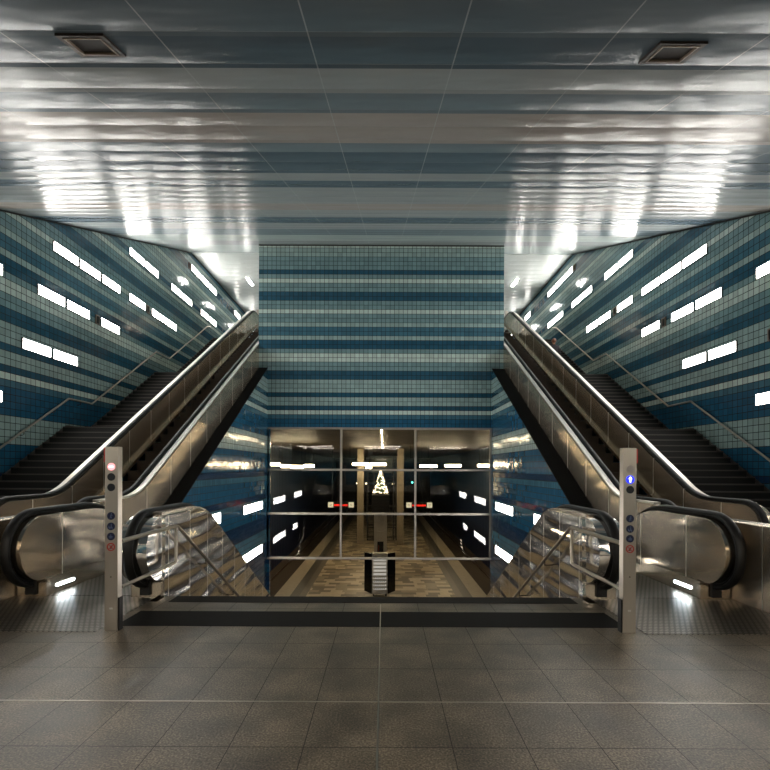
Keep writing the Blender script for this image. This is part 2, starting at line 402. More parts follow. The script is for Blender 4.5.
# ---- big window between stair well and platform hall
def glass_mat():
    t = NT('window_glass'); t.t.nodes.remove(t.b)
    tr = t.n('ShaderNodeBsdfTransparent'); tr.inputs[0].default_value = (.86,.86,.84,1)
    gl = t.n('ShaderNodeBsdfGlossy'); gl.inputs['Color'].default_value = (.9,.9,.9,1); gl.inputs['Roughness'].default_value = .012
    fr = t.n('ShaderNodeFresnel'); fr.inputs[0].default_value = 1.5
    g, sp = t.pos(); n = t.noise(g.outputs['Position'], 1.2, 2)
    bp = t.n('ShaderNodeBump'); bp.inputs['Distance'].default_value = .0015; t.l(n, bp.inputs['Height']); t.l(bp.outputs[0], gl.inputs['Normal'])
    mx = t.n('ShaderNodeMixShader'); t.l(fr.outputs[0], mx.inputs[0]); t.l(tr.outputs[0], mx.inputs[1]); t.l(gl.outputs[0], mx.inputs[2])
    t.l(mx.outputs[0], t.out.inputs['Surface']); return t.m
GLASS = glass_mat()
BAR = plain('pale_window_bar', (.42,.38,.33), .4, .4)
win = empty('window_1', (0, YW+.05, -1.72)); struct(win)
xb = [-3.95, -1.389, 1.218, 3.85]; zb = [-1.72, -.16, 1.38, 2.83]
mb = MB()
for x in xb: mb.box(x-.035, x+.035, YW, YW+.09, -1.72, 2.85)
for z in zb: mb.box(-3.97, 3.88, YW-.005, YW+.095, z-.035, z+.035)
struct(mb.build('window_frame', BAR, win))
for i in range(3):
    for j in range(3):
        struct(MB().box(xb[i]+.035, xb[i+1]-.035, YW+.04, YW+.05, zb[j]+.035, zb[j+1]-.035).build('window_pane', GLASS, win))

# ------------------------------------------------------------ escalators
def fillet_line(y0, z0, yb1, rise, R, yend):
    """(y,z) line: flat, inclined at 30 deg by rise (+/-), flat; corners rounded."""
    sg = 1 if rise > 0 else -1
    yb2 = yb1 + abs(rise)/T30
    tl = R*math.tan(math.radians(15))
    pts = [(y0, z0)]
    def arc(yc, zcorner, a0, a1):
        # tangent arc at the corner, angles in degrees of heading
        p = Vector((yc - tl*math.cos(math.radians(a0)), zcorner - tl*math.sin(math.radians(a0))))
        n = 10; out = [tuple(p)]
        da = (a1-a0)/n; seg = 2*R*math.sin(math.radians(abs(da)/2))
        for k in range(n):
            a = math.radians(a0 + da*(k+.5)); p = p + Vector((math.cos(a), math.sin(a)))*seg
            out.append(tuple(p))
        return out
    pts += arc(yb1, z0, 0, 30*sg)
    pts += arc(yb2, z0+rise, 30*sg, 0)
    pts.append((yend, z0+rise))
    return pts
R_N = .38
def build_escalator(s, xi, xo, xdeck_in, xdeck_out, tip, bend, rise, tail, zlift, label, cladbot, wide_out, n_steps, name_group, inner_mat, upper_room=True):
    """s side sign; xi/xo handrail centres; decks: outer faces of the balustrades."""
    root = thing('escalator', (s*(xi+xo)/2, tip+.4, 0), label, 'escalator', name_group)
    yb2 = bend + abs(rise)/T30; yend = yb2 + tail
    zr = .93
    top = fillet_line(tip+R_N, zr, bend, rise, 1.6, yend)
    low = [(y, z-2*R_N) for y, z in top]
    def loop(off, ns=14):
        r = R_N + off
        n = [(tip+R_N - r*math.sin(a), zr-R_N + r*math.cos(a)) for a in [math.pi*k/ns for k in range(ns, 0, -1)]]
        e = [(yend + r*math.sin(a), zr+rise-R_N + r*math.cos(a)) for a in [math.pi*k/ns for k in range(0, ns+1)]]
        return n, e
    WB = .065 if wide_out else .125
    sides = (('inner', xi, xdeck_in, xi+WB), ('outer', xo, xdeck_out, xo-WB))
    for nm, xr, xa, xb_ in sides:
        # stadium-ended body
        ns = 14
        cyn, czn = tip+R_N, zr-R_N; cye, cze = yend, zr+rise-R_N
        angs = [math.pi*k/(2*ns) for k in range(ns)]
        rr = R_N-.02
        tp = [(cyn - rr*math.cos(a), czn + rr*math.sin(a)) for a in angs] + [(y, z-.02) for y, z in top] + [(cye + rr*math.sin(a), cze + rr*math.cos(a)) for a in [math.pi*k/(2*ns) for k in range(1, ns+1)]]
        bt = [(cyn - rr*math.cos(a), czn - rr*math.sin(a)) for a in angs] + [(y, z+.02) for y, z in low] + [(cye + rr*math.sin(a), cze - rr*math.cos(a)) for a in [math.pi*k/(2*ns) for k in range(1, ns+1)]]
        bal = MB().strip(tp, bt, s*xa, s*xb_).build('balustrade', inner_mat if nm == 'inner' or wide_out else PANEL, root, bev=.012, smooth=True)
        # bright deck strip along the outside top edge
        dk = MB(); w = .075
        xd0, xd1 = (xa, xr-.065) if nm == 'inner' else (xr+.065, xa)
        tpd = [(y, z+.012) for y, z in top]; btd = [(y, z-.018) for y, z in top]
        dk.strip(tpd, btd, s*xd0, s*xd1).build('deck', BRIGHT if wide_out else STEEL, bal, smooth=True)
        # handrail belt
        n_, e_ = loop(.028)
        path = n_ + [(y, z+.028) for y, z in top] + e_[1:]
        MB().tube([(s*xr, y, z) for y, z in path], .04, 12, rx=.050, rn=.030).build('handrail', RUBBER, bal, smooth=True)
        n2, e2 = loop(.0)
        path = n2 + [(y, z) for y, z in top] + e2[1:]
        MB().tube([(s*xr, y, z) for y, z in path], .02, 8, rx=.042, rn=.024).build('handrail_guide', RUBBER, bal, smooth=True)
        # skirt and cladding below
        pts = [(y, z) for y, z in low if y > tip+R_N-.01]
        pts[0] = (tip+.40, pts[0][1])
        bot = []
        for y, z in pts: bot.append((y, cladbot(y, nm)))
        xf0, xf1 = (xa-.02, xi+.15) if nm == 'inner' else (xo-.15, xa+.0)
        MB().strip([(y, z+.025) for y, z in pts], bot, s*xf0, s*xf1).build('cladding', inner_mat if nm == 'inner' else STEEL, root, smooth=True)
        if nm == 'inner':
            tq = [(y, z-.03) for y, z in top]; tq[0] = (tip+.42, tq[0][1])
            lq = [(y, z+.026) for y, z in low]; lq[0] = (tip+.42, lq[0][1]); tq = tq[:-1]; lq = lq[:-1]
            MB().strip(tq, lq, s*(xa-.02), s*(xa-.002)).build('outer_panel', inner_mat, root, smooth=True)
        # foot block of the newel
        MB().box(s*(xr-.17), s*(xr+.17), tip+.37, tip+.42, 0, .17).build('newel_foot', STEEL, root, bev=.006)
        MB().box(s*(xr-.055), s*(xr+.055), tip+.34, tip+.375, .03, .20).build('handrail_inlet', DARK, root)
    # steps
    x0, x1 = xi+.155, xo-.155
    run = .395; rs = run*T30 * (1 if rise > 0 else -1)
    y = bend+.12; z = 0
    first = None
    for k in range(n_steps):
        if rise > 0:
            zt = rs*(k+1); a = (y+run*k, zt)
            if zt > rise-.001: break
        else:
            zt = rs*(k+1)
            if zt < rise+.05: break
            a = (y+run*k, zt)
        if first is None:
            hh = abs(rs)
            mb = MB().box(s*x0, s*x1, a[0], a[0]+run+.02, a[1]-.03, a[1])
            mb.box(s*x0, s*x1, a[0]+(0 if rise > 0 else run), a[0]+(.02 if rise > 0 else run+.02), a[1]-hh-.0, a[1]-.03)
            first = mb.build('step', STEPM, root); fa = a
        else:
            c = first.copy(); COL.objects.link(c); c.parent = root
            c.location = (0, a[0]-fa[0], a[1]-fa[1])
    # landing plates and comb
    MB().box(s*x0, s*x1, tip+.42, bend-.05, -.05, .006).build('landing_plate', PLATE, root)
    MB().box(s*x0, s*x1, bend-.05, bend+.12, -.04, .010).build('comb_plate', STEEL, root)
    MB().box(s*x0, s*x1, yb2-.0+.12, yend+.35, rise-.06, rise+.002).build('landing_plate', PLATE, root)
    for xx, d in ((x1, -1), (x0, 1)):
        MB().box(s*xx, s*(xx+d*.006), tip+.56, tip+.87, .074, .104).build('comb_light', LAMPC, root)
    return root
def tl_down(y):
    return -max(0, (y-6.75))*T30
LABUP = 'long steel escalator climbing to the upper hall beside the %s-hand stairs'
LABDN = 'steel escalator going down to the platform between the %s sign post and partition'
for s, side in ((-1,'left'),(1,'right')):
    def cb_up(y, nm): return max(0.006, (y-8.6)*T30 + .014) if True else 0
    def cb_dn(y, nm): return -.002 if y < 6.2 and nm == 'outer' else (-.31 if y < 6.2 else tl_down(y)-.75)
    build_escalator(s, 4.47, 5.73, 4.30, 5.90, 7.22, 8.78, ZUP, 1.0, 0, LABUP % side, cb_up, True, 60, 'escalators up to the upper hall', UPANEL)
    build_escalator(s, 2.53, 3.80, 2.36, 3.87, 5.08, 6.75, ZP, 1.0, 0, LABDN % side, cb_dn, False, 60, 'escalators down to the platform', MIRROR)
    # steel partition between both escalators
    pr = MB().box(s*3.98, s*4.20, 3.6, 7.0, 0, .88).build('partition', UPANEL, bev=.015)
    tag(pr, 'low brushed steel partition wall between the %s-hand pair of escalators' % side, 'partition', 'steel partitions')
    struct(MB().box(s*2.42, s*3.97, 4.3, 5.49, 0, .004).build('trim_plate_'+side, PLATE))
# flat floor patch joins around
# ------------------------------------------------------------ stairs up along the side walls
RS = .144; TR = .242
def stairs_up(s, side):
    root = thing('staircase', (s*7.0, 8.36, 0), 'dark stone staircase with two landings climbing along the %s tiled wall' % side, 'stairs', 'staircases up')
    xa, xb_ = 5.93, XS-.06
    y, z = 8.36, 0.0; first = None
    flights = (17, 16, 19); run_starts = []
    nos = []
    for fi, n in enumerate(flights):
        run_starts.append((y, z))
        y0, z0 = y, z
        pr = [(y, z)]
        for k in range(n):
            z += RS; pr.append((y, z)); y += TR; pr.append((y, z))
        nos.append((y0, z0, n))
        ye = y
        if fi < 2:
            yl = ye + .98 if fi == 0 else ye + 1.2
        pr2 = pr + ([(yl, z)] if fi < 2 else [(23.14, z)])
        last = pr2[-1][0]
        low = [(p[0], max(-.0, (p[1]-.35 if fi or p[1] > .4 else 0))) for p in pr2]
        pr2s = pr2
        MB().strip(pr2, [(p[0], max(0.001, p[1]-.30)) if p[1] > .31 else (p[0], .001) for p in pr2], s*xa, s*xb_).build('flight', STAIR, root)
        for k in range(n):
            yy = y0 + TR*k; zz = z0 + RS*(k+1)
            if first is None:
                first = MB().box(s*xa, s*xb_, yy-.006, yy+.03, zz-.025, zz+.003).build('step_nosing', NOSE, root); f0 = (yy, zz)
            else:
                c = first.copy(); COL.objects.link(c); c.parent = root; c.location = (0, yy-f0[0], zz-f0[1])
        # stepped skirting on the wall
        sk = [(y0-.3, z0+.12)]
        for k in range(n):
            sk.append((y0+TR*k-.08, z0+RS*k+.17)); 
        top = [(y0-.05, z0+.05), (y0+TR*n-.03, z0+RS*n+.05), (last, z+.05)]
        bot = [(y0-.05, z0-.0), (y0+TR*n-.05, z0+RS*n-.1), (last, z-.1)]
        MB().strip(top, bot, s*xb_, s*(XS-.003)).build('skirting', SKIRT, root)
        if fi < 2:
            MB().box(s*xa, s*xb_, last-1.05, last-.95, z, z+.002).build('landing_strip', NOSE, root)
            y = yl
    return root
for s, side in ((-1,'left'),(1,'right')): stairs_up(s, side)
def wall_rail(s, side):
    pts = [(8.0,.70),(8.3,.70),(12.4,3.17),(13.38,3.17),(17.15,5.48),(18.2,5.48),(22.1,7.80),(22.6,7.95)]
    root = thing('wall_handrail', (s*(XS-.1), 8.0, .7), 'kinked steel handrail bracketed to the %s striped wall above the stairs' % side, 'handrail', 'handrails on the side walls')
    MB().tube([(s*(XS-.10), y, z) for y, z in pts], .024, 10).build('rail', GALV, root, smooth=True)
    for i in range(len(pts)-1):
        (ya, za), (yb_, zb_) = pts[i], pts[i+1]
        L = math.hypot(yb_-ya, zb_-za)
        n = max(1, round(L/1.35)) if L > .5 else 0
        for k in range(n):
            t = (k+.5)/n; y = ya+(yb_-ya)*t; z = za+(zb_-za)*t
            MB().tube([(s*(XS-.10), y, z-.015), (s*(XS-.10), y, z-.08), (s*(XS-.06), y, z-.10), (s*(XS-.005), y, z-.10)], .010, 8).build('bracket', BROWNFR, root)
for s, side in ((-1,'left'),(1,'right')): wall_rail(s, side)

# centre stairs going down
root = thing('staircase', (0, 5.5, 0), 'wide dark stone staircase dropping from the mezzanine edge to the platform', 'stairs')
n = 30; rs = -ZP/n; tr = .29
pr = [(5.5, -.006)]
y, z = 5.5, -.006
tops = [(5.5,-.004)]
for k in range(n-1):
    z = -rs*(k+1); tops += [(y, z), (y+tr, z)]; y += tr
MB().strip(tops, [(p[0], p[1]-.3) for p in tops], -2.3, 2.3).build('flight', STAIR, root)
f0 = None
for k in range(n-1):
    yy, zz = 5.5+tr*(k+1), -rs*(k+1)
    if f0 is None: f0 = MB().box(-2.3, 2.3, yy-.04, yy+.004, zz-.02, zz+.003).build('step_nosing', NOSE, root); b0 = (yy, zz)
    else:
        c = f0.copy(); COL.objects.link(c); c.parent = root; c.location = (0, yy-b0[0], zz-b0[1])

# ------------------------------------------------------------ sign posts with rail frames
BLUE = plain('dark_blue_disc', (.010,.016,.06), .3); BLK = plain('black_disc', (.008,.010,.016), .3)
PICT = plain('blue_pictogram', (.10,.14,.26), .4); REDP = plain('red_paint', (.5,.02,.015), .4); GREYD = plain('grey_disc', (.42,.38,.36), .35)
LITB = plain('lit_blue_disc', (.02,.03,.8), .4, emit=(.015,.03,1.0), es=.6); LITW = plain('lit_white', (.9,.9,1), .4, emit=(.8,.85,1), es=1.0)
LITR = plain('lit_pale_red', (.9,.4,.4), .4, emit=(1.0,.30,.32), es=.55); WHT = plain('white_sticker', (.65,.63,.6), .5)
def ring(c, r0, r1, yf, n=28):
    mb = MB(); b = 0
    for yy in (yf, yf+.004):
        for r in (r0, r1):
            for k in range(n):
                a = 2*math.pi*k/n; mb.v.append((c[0]+r*math.cos(a), yy, c[1]+r*math.sin(a)))
    for k in range(n):
        j = (k+1) % n
        mb.f += [(k, j, n+j, n+k), (2*n+k, 3*n+k, 3*n+j, 2*n+j), (n+k, n+j, 3*n+j, 3*n+k), (k, 2*n+k, 2*n+j, j)]
    return mb
def disc(cx, cz, yf, r, m, name, root):
    return MB().lathe([(r, 0), (r, .006)], (cx, yf-.006, cz), 28, 'y').build(name, m, root)
def bar2(mb, yf, cx, cz, x0, z0, x1, z1, w):
    d = Vector((x1-x0, z1-z0)).normalized(); nn = Vector((-d.y, d.x))*w/2
    P = [(cx+x0+nn.x, yf, cz+z0+nn.y), (cx+x1+nn.x, yf, cz+z1+nn.y), (cx+x1-nn.x, yf, cz+z1-nn.y), (cx+x0-nn.x, yf, cz+z0-nn.y)]
    mb.poly(P, (0, -.002, 0))
YP = 4.33
for s, side in ((-1,'left'),(1,'right')):
    root = thing('sign_post', (s*2.297, YP+.05, 0), 'square steel post of round signs, %s, left of centre stairs' % 'pale red lit disc on top' if s < 0 else 'square steel post of round signs with lit blue arrow, right of centre stairs', 'post', 'steel sign posts')
    SX = 0 if s < 0 else -.012; x0, x1 = s*(2.24+SX), s*(2.355+SX); yf = YP
    zt = 1.628 if s < 0 else 1.637
    MB().box(x0, x1, yf, yf+.075, 0, zt).build('post_body', GALV, root, bev=.004)
    MB().box(s*(2.228+SX), s*(2.24+SX), yf+.01, yf+.07, 0, .29).build('rubber_guard', RUBBER, root)
    MB().box(s*(2.355+SX), s*(2.373+SX), yf+.01, yf+.05, zt-.135, zt-.01).build('red_switch', REDP, root, bev=.003)
    cx = s*(2.2975+SX)
    zy = lambda py: EYE + (468-py+1.1*s)*YP/490
    ys = (466.8,477,487.4,516,526.4,536.5,547) if s < 0 else (469.2,479.6,489.7,518.6,529,538.7,549)
    r = .034
    kinds = ('litred','blk','blk','fig','pram','dog','no') if s < 0 else ('grey','lit','blk','fig','pram','dog','no')
    for py, kd in zip(ys, kinds):
        z = zy(py); f = yf-.006
        if kd == 'litred':
            d = disc(cx, z, yf, r*.95, LITR, 'lamp_disc', root); mb = MB(); bar2(mb, f, cx, z, -.018, 0, .018, 0, .011); mb.build('mark', LITW, d)
        elif kd == 'grey': disc(cx, z, yf, r, GREYD, 'disc', root)
        elif kd == 'blk': disc(cx, z, yf, r, BLK, 'disc', root)
        elif kd == 'lit':
            d = disc(cx, z, yf, r*1.05, LITB, 'lamp_disc', root); mb = MB(); bar2(mb, f, cx, z, 0, -.026, 0, .008, .012)
            mb.poly([(cx-.017, f, z+.004), (cx+.017, f, z+.004), (cx, f, z+.028)], (0,-.002,0)); mb.build('arrow', LITW, d)
        elif kd == 'no':
            rg = ring((cx, z), r*.82, r*1.05, yf-.006).build('ring', REDP, root)
            mb = MB(); bar2(mb, yf-.001, cx, z, -.02, -.02, .02, .02, .006); bar2(mb, yf-.0012, cx, z, -.02, .02, .02, -.02, .006); mb.build('bar', REDP, rg)
            mb = MB(); bar2(mb, yf-.0005, cx, z, -.004, -.016, .006, .012, .012); mb.build('pictogram', BLK, rg)
        else:
            d = disc(cx, z, yf, r, BLUE, 'disc', root); mb = MB()
            if kd == 'fig':
                bar2(mb, f, cx, z, -.002, -.006, .004, .012, .010); bar2(mb, f-.0001, cx, z, 0, -.006, -.010, -.022, .005); bar2(mb, f-.0002, cx, z, 0, -.006, .010, -.022, .005)
                bar2(mb, f-.0003, cx, z, .003, .010, .016, .002, .004); mb.lathe([(.005,0),(.005,.002)], (cx+.005, f-.002, z+.020), 10, 'y')
            elif kd == 'pram':
                bar2(mb, f, cx, z, -.016, .004, -.016, -.018, .006); bar2(mb, f-.0001, cx, z, -.012, -.012, .016, -.012, .008); bar2(mb, f-.0002, cx, z, .004, -.010, .004, .012, .008)
                mb.lathe([(.005,0),(.005,.002)], (cx+.004, f-.002, z+.020), 10, 'y'); mb.lathe([(.004,0),(.004,.002)], (cx-.008, f-.002, z-.021), 10, 'y'); mb.lathe([(.004,0),(.004,.002)], (cx+.012, f-.002, z-.021), 10, 'y')
            else:
                bar2(mb, f, cx, z, -.016, -.002, .016, -.002, .009); bar2(mb, f-.0001, cx, z, 0, -.018, 0, .018, .008); bar2(mb, f-.0002, cx, z, .008, -.004, .012, -.018, .004)
                bar2(mb, f-.0003, cx, z, -.008, -.004, -.012, -.018, .004)
            mb.build('pictogram', PICT, d)
    MB().box(cx-.013, cx+.013, yf-.002, yf, .19, .205).build('sticker', WHT, root)
    MB().lathe([(.006,0),(.006,.004)], (cx, yf-.004, zy(577)), 12, 'y').build('key_switch', BROWNFR, root)
    # rail frame and descending handrail
    root = thing('stair_railing', (s*2.25, 4.45, 0), 'tubular steel railing running from the %s sign post down the centre stairs' % side, 'railing', 'railings beside the centre stairs')
    xr = s*2.25
    MB().tube([(xr, 4.41, .782), (xr, 5.55, .782), (xr, 5.60, .775), (xr, 5.64, .755), (xr, 12.9, .755-(12.9-5.64)*.597)], .020, 10).build('top_rail', GALV, root, smooth=True)
    MB().tube([(xr, 4.41, .37), (xr, 5.53, .37), (xr, 5.56, .38), (xr, 5.57, .41), (xr, 5.57, .78)], .017, 10).build('lower_rail', GALV, root, smooth=True)
    for yy in (6.5, 7.7, 8.9, 10.1, 11.3):
        zz = .755-(yy-5.64)*.597
        MB().tube([(xr, yy, zz-.01), (xr, yy, zz-.07), (s*2.34, yy, zz-.07)], .009, 8).build('bracket', BROWNFR, root)

# ------------------------------------------------------------ lamps on the side walls
ROWS = {0:1.6, 1:2.92, 2:4.20, 3:5.58, 4:6.83, 5:8.28, 6:9.78}
ORD = ['first','second','third','fourth','fifth','sixth','seventh','eighth','ninth','tenth','eleventh','twelfth']
rowname = {1:'lowest', 2:'second lowest', 3:'third lowest', 4:'third highest', 5:'second highest', 6:'topmost'}
SEG = {1:[(5.3,6.3),(9.34,10.36)], 2:[(6.6,7.6),(10.89,11.87),(11.91,12.89)], 3:[(9.34,10.36),(11.37,12.37),(12.41,13.41),(13.92,14.93)],
       4:[(11.9,12.9),(12.93,13.92),(13.95,14.94),(15.46,16.52),(16.96,17.96),(18.0,19.0)],
       5:[(15.46,16.44),(16.48,17.47),(18.5,19.48),(19.52,20.5),(21.5,22.48),(22.52,23.5)], 6:[(20.4,21.4),(21.45,22.45),(22.5,23.5),(26.3,27.3),(29.3,30.3),(32.3,33.3)], 0:[(1.0,2.0),(3.0,4.0)]}  # last two of the topmost row are hidden lamps added for light
first_lamp = None
def wall_lamp(s, y0, y1, z, label, L=None):
    root = thing('wall_light', (s*XS, (y0+y1)/2, z), label, 'light', 'light panels on the side walls')
    h = .112; y0 += .02; y1 -= .02
    mb = MB().box(s*XS, s*(XS-.03), y0, y1, z-h-.012, z-h).box(s*XS, s*(XS-.03), y0, y1, z+h, z+h+.012).box(s*XS, s*(XS-.03), y0, y0+.012, z-h, z+h).box(s*XS, s*(XS-.03), y1-.012, y1, z-h, z+h)
    mb.build('frame', LAMPF, root)
    MB().box(s*(XS-.002), s*(XS-.024), y0+.012, y1-.012, z-h, z+h).build('diffuser', LAMP, root)
for s, side in ((-1,'left'),(1,'right')):
    for r, segs in SEG.items():
        vis = [q for q in segs if q[0] > 9]
        for i, (a, b) in enumerate(segs):
            if a > 9:
                lab = 'glowing panel light on %s tiled wall, %s row, %s from near end' % (side, rowname[r], ORD[vis.index((a, b))])
            else:
                lab = 'glowing white panel light low on the near %s wall, %s' % (side, 'height %d of the rows, beside the foreground' % (r+1) if r else ('nearer the camera side' if i == 0 else 'just beyond the nearest one'))
                if r: lab = 'glowing panel light on near end of %s wall, %s row, beside the mezzanine' % (side, rowname[r])
            wall_lamp(s, a, b, ROWS[r], lab)
    for a, b, z, d in ((13.68,13.86,5.58,'in the third lowest light row'), (16.62,16.80,6.83,'in the third highest light row'), (20.18,20.34,9.78,'before the topmost lights'), (9.72,10.02,4.20,'at the near edge of the wall')):
        root = thing('wall_vent', (s*XS, (a+b)/2, z), 'small dark framed box on the %s tiled wall %s' % (side, d), 'vent', 'small dark boxes on the walls')
        mb = MB()
        h = .125; w = .022
        mb.box(s*XS, s*(XS-.03), a, b, z-h, z-h+w).box(s*XS, s*(XS-.03), a, b, z+h-w, z+h).box(s*XS, s*(XS-.03), a, a+w, z-h+w, z+h-w).box(s*XS, s*(XS-.03), b-w, b, z-h+w, z+h-w)
        mb.build('frame', plain('tan_frame', (.30,.22,.17), .4, .4), root)
        MB().box(s*XS, s*(XS-.012), a+w, b-w, z-h+w, z+h-w).build('grille', DARK, root)
    # lights on the well wall
    for a, b, z, d in ((10.2,12.2,.20,'upper row, nearer one'), (14.2,16.4,.20,'upper row, farther one'), (14.1,16.4,-1.24,'lower row beside the window'), (11.3,12.5,-1.24,'lower row behind escalator')):
        root = thing('wall_light', (s*WX[s], (a+b)/2, z), 'glowing panel light on %s stair well wall, %s' % (side, d), 'light', 'light panels on the well walls')
        h = .125
        mb = MB().box(s*WX[s], s*(WX[s]-.03), a, b, z-h-.012, z-h).box(s*WX[s], s*(WX[s]-.03), a, b, z+h, z+h+.012).box(s*WX[s], s*(WX[s]-.03), a, a+.012, z-h, z+h).box(s*WX[s], s*(WX[s]-.03), b-.012, b, z-h, z+h)
        mb.build('frame', LAMPF, root)
        MB().box(s*(WX[s]-.002), s*(WX[s]-.024), a+.012, b-.012, z-h, z+h).build('diffuser', LAMP, root)
    # ceiling strip lights of the upper hall; beyond the nearest, unseen ones added to brighten
    for i, (a, b) in enumerate(((23.05,24.05),(26.5,27.7),(30.5,31.7),(34.5,35.7))):
        root = thing('ceiling_light', (s*6.37, (a+b)/2, ZU), 'slim white strip light in upper hall ceiling, %s side, %s from slope' % (side, ORD[i]), 'light', 'strip lights in the upper hall')
        MB().box(s*6.30, s*6.44, a, b, ZU-.03, ZU).build('frame', LAMPF, root)
        MB().box(s*6.31, s*6.43, a+.01, b-.01, ZU-.04, ZU-.03).build('diffuser', LAMPU, root)
    # small grey post at the head of the escalator
    o = MB().box(s*5.93, s*6.05, 23.6, 23.7, ZUP, ZUP+1.55).build('upper_post', GALV, bev=.01)
    tag(o, 'slim grey post at the head of the %s up escalator' % side, 'post', 'posts at the escalator heads')

# unseen fill lamps added over the mezzanine behind the viewpoint
for i, (x, y, nm) in enumerate(((-5,-1.6,'front left'),(0,-1.6,'front middle'),(5,-1.6,'front right'),(-5,-4.6,'rear left'),(0,-4.6,'rear middle'),(5,-4.6,'rear right'))):
    zc_ = ceil_z(-1)
    root = thing('ceiling_light', (x, y, zc_), 'long unseen fill light added over the mezzanine behind the sign posts, '+nm, 'light', 'fill lights added over the mezzanine')
    MB().box(x-1.3, x+1.3, y-.24, y+.24, zc_-.04, zc_).build('frame', LAMPF, root)
    MB().box(x-1.28, x+1.28, y-.22, y+.22, zc_-.05, zc_-.04).build('diffuser', FILLB, root)

# ceiling vents (follow the slope)
for cx, cy, side in ((-1.98, 3.485, 'left'), (2.185, 3.555, 'right')):
    root = thing('ceiling_vent', (cx, cy, ceil_z(cy)), 'square brown air vent set in the sloping ceiling at the %s' % side, 'vent', 'ceiling vents')
    def q(x0, x1, y0, y1, t0, t1):
        return MB().strip([(y0, ceil_z(y0)-t0), (y1, ceil_z(y1)-t0)], [(y0, ceil_z(y0)-t1), (y1, ceil_z(y1)-t1)], x0, x1)
    a = .165; b = .150
    mb = MB()
    for (x0, x1, y0, y1) in ((-a, a, -b, -b+.03), (-a, a, b-.03, b), (-a, -a+.03, -b+.03, b-.03), (a-.03, a, -b+.03, b-.03)):
        q_ = q(cx+x0, cx+x1, cy+y0, cy+y1, 0, .018); off = len(mb.v); mb.v += q_.v; mb.f += [tuple(i+off for i in f) for f in q_.f]
    mb.build('outer_frame', BROWNFR, root)
    mb = MB(); a2 = .13; b2 = .116; w = .012
    for (x0, x1, y0, y1) in ((-a2, a2, -b2, -b2+w), (-a2, a2, b2-w, b2), (-a2, -a2+w, -b2+w, b2-w), (a2-w, a2, -b2+w, b2-w)):
        q_ = q(cx+x0, cx+x1, cy+y0, cy+y1, 0, .022); off = len(mb.v); mb.v += q_.v; mb.f += [tuple(i+off for i in f) for f in q_.f]
    mb.build('inner_frame', plain('tan_trim', (.42,.33,.26), .4, .3), root)
    q(cx-a2+w, cx+a2-w, cy-b2+w, cy+b2-w, 0, .006).build('grille', plain('dark_grille', (.018,.011,.008), .6), root)

# ------------------------------------------------------------ things in the platform hall
def X(px, d): return (px-383.8)*d/490 + .109
def Z(py, d): return EYE + (468-py)*d/490
CONC = plain('warm_concrete', (.26,.215,.15), .6)
for s, side in ((-1,'left'),(1,'right')):
    x = -1.87 if s < 0 else 1.53
    o = MB().box(x-.28, x+.28, 41.6, 42.2, ZP, 3.1).build('column', CONC, bev=.02)
    tag(o, 'tall square concrete column at the %s of the glass lift on the platform' % side, 'column', 'platform columns')
lift = thing('lift_shaft', (-.05, 45, ZP), 'glass lift shaft with dark steel frame standing on the platform', 'lift')
mb = MB()
for x in (-1.35, -.75, 1.0, 1.25):
    for y in (44, 46): mb.box(x-.05, x+.05, y-.05, y+.05, ZP, 2.5)
for z in (ZP+.02, -3.9, -2.0, .1, 1.35, 2.45):
    mb.box(-1.4, 1.3, 43.95, 44.05, z-.04, z+.04); mb.box(-1.4, 1.3, 45.95, 46.05, z-.04, z+.04)
mb.build('frame', DARK, lift)
MB().box(-1.33, 1.23, 44.06, 44.08, ZP+.1, 2.4).build('glass_wall', GLASS, lift)
MB().box(-1.0, .9, 45.0, 45.9, 1.0, 2.4).build('roof_unit', plain('teal_grey', (.12,.14,.13), .4), lift)
# light reflections in the window glass, built as added hanging strips
k = 0
for (p0, p1, py, d, lab) in ((352.5,368.5,464.3,40,'first of the central pair'),(370,386,464.3,40,'second of the central pair'),(366,382.5,467.6,47,'lower central one'),
        (420,437,466.0,40,'right group, inner one'),(445,461,465.4,40,'right group, middle one'),(478,490,465.2,36,'right group, outer one'),
        (269,280,464.8,34,'left group, outermost'),(281,290.5,466.6,34,'left group, second'),(291,303,467.2,34,'left group, third'),(304,314,466.2,34,'left group, innermost')):
    x0, x1, z = X(p0, d), X(p1, d), Z(py, d)
    root = thing('reflection_strip', ((x0+x1)/2, d, z), 'added bright strip as window reflection, hanging over the platform hall, '+lab, 'light', 'strips added as window reflections')
    MB().box(x0, x1, d-.06, d+.06, z-.10, z+.10).build('tube', REFLW, root)
    MB().box(x0, x1, d-.08, d+.08, z+.10, z+.14).build('housing', LAMPF, root)
    for xx in (x0+.1, x1-.1): MB().box(xx-.008, xx+.008, d-.008, d+.008, z+.14, 3.1).build('hanger', LAMPF, root)
# glowing strips added for the streak reflected in the platform ceiling
for i, (a, b) in enumerate(((19.6,23.5),(25.0,30.0),(33,40))):
    o = MB().box(-.02, .02, a, b, 3.08, 3.1).build('ceiling_light', CSTRIP)
    tag(o, 'hair-thin glowing strip added as ceiling reflection over the platform centre, %s from the window' % ORD[i], 'light', 'strips added as ceiling reflection')
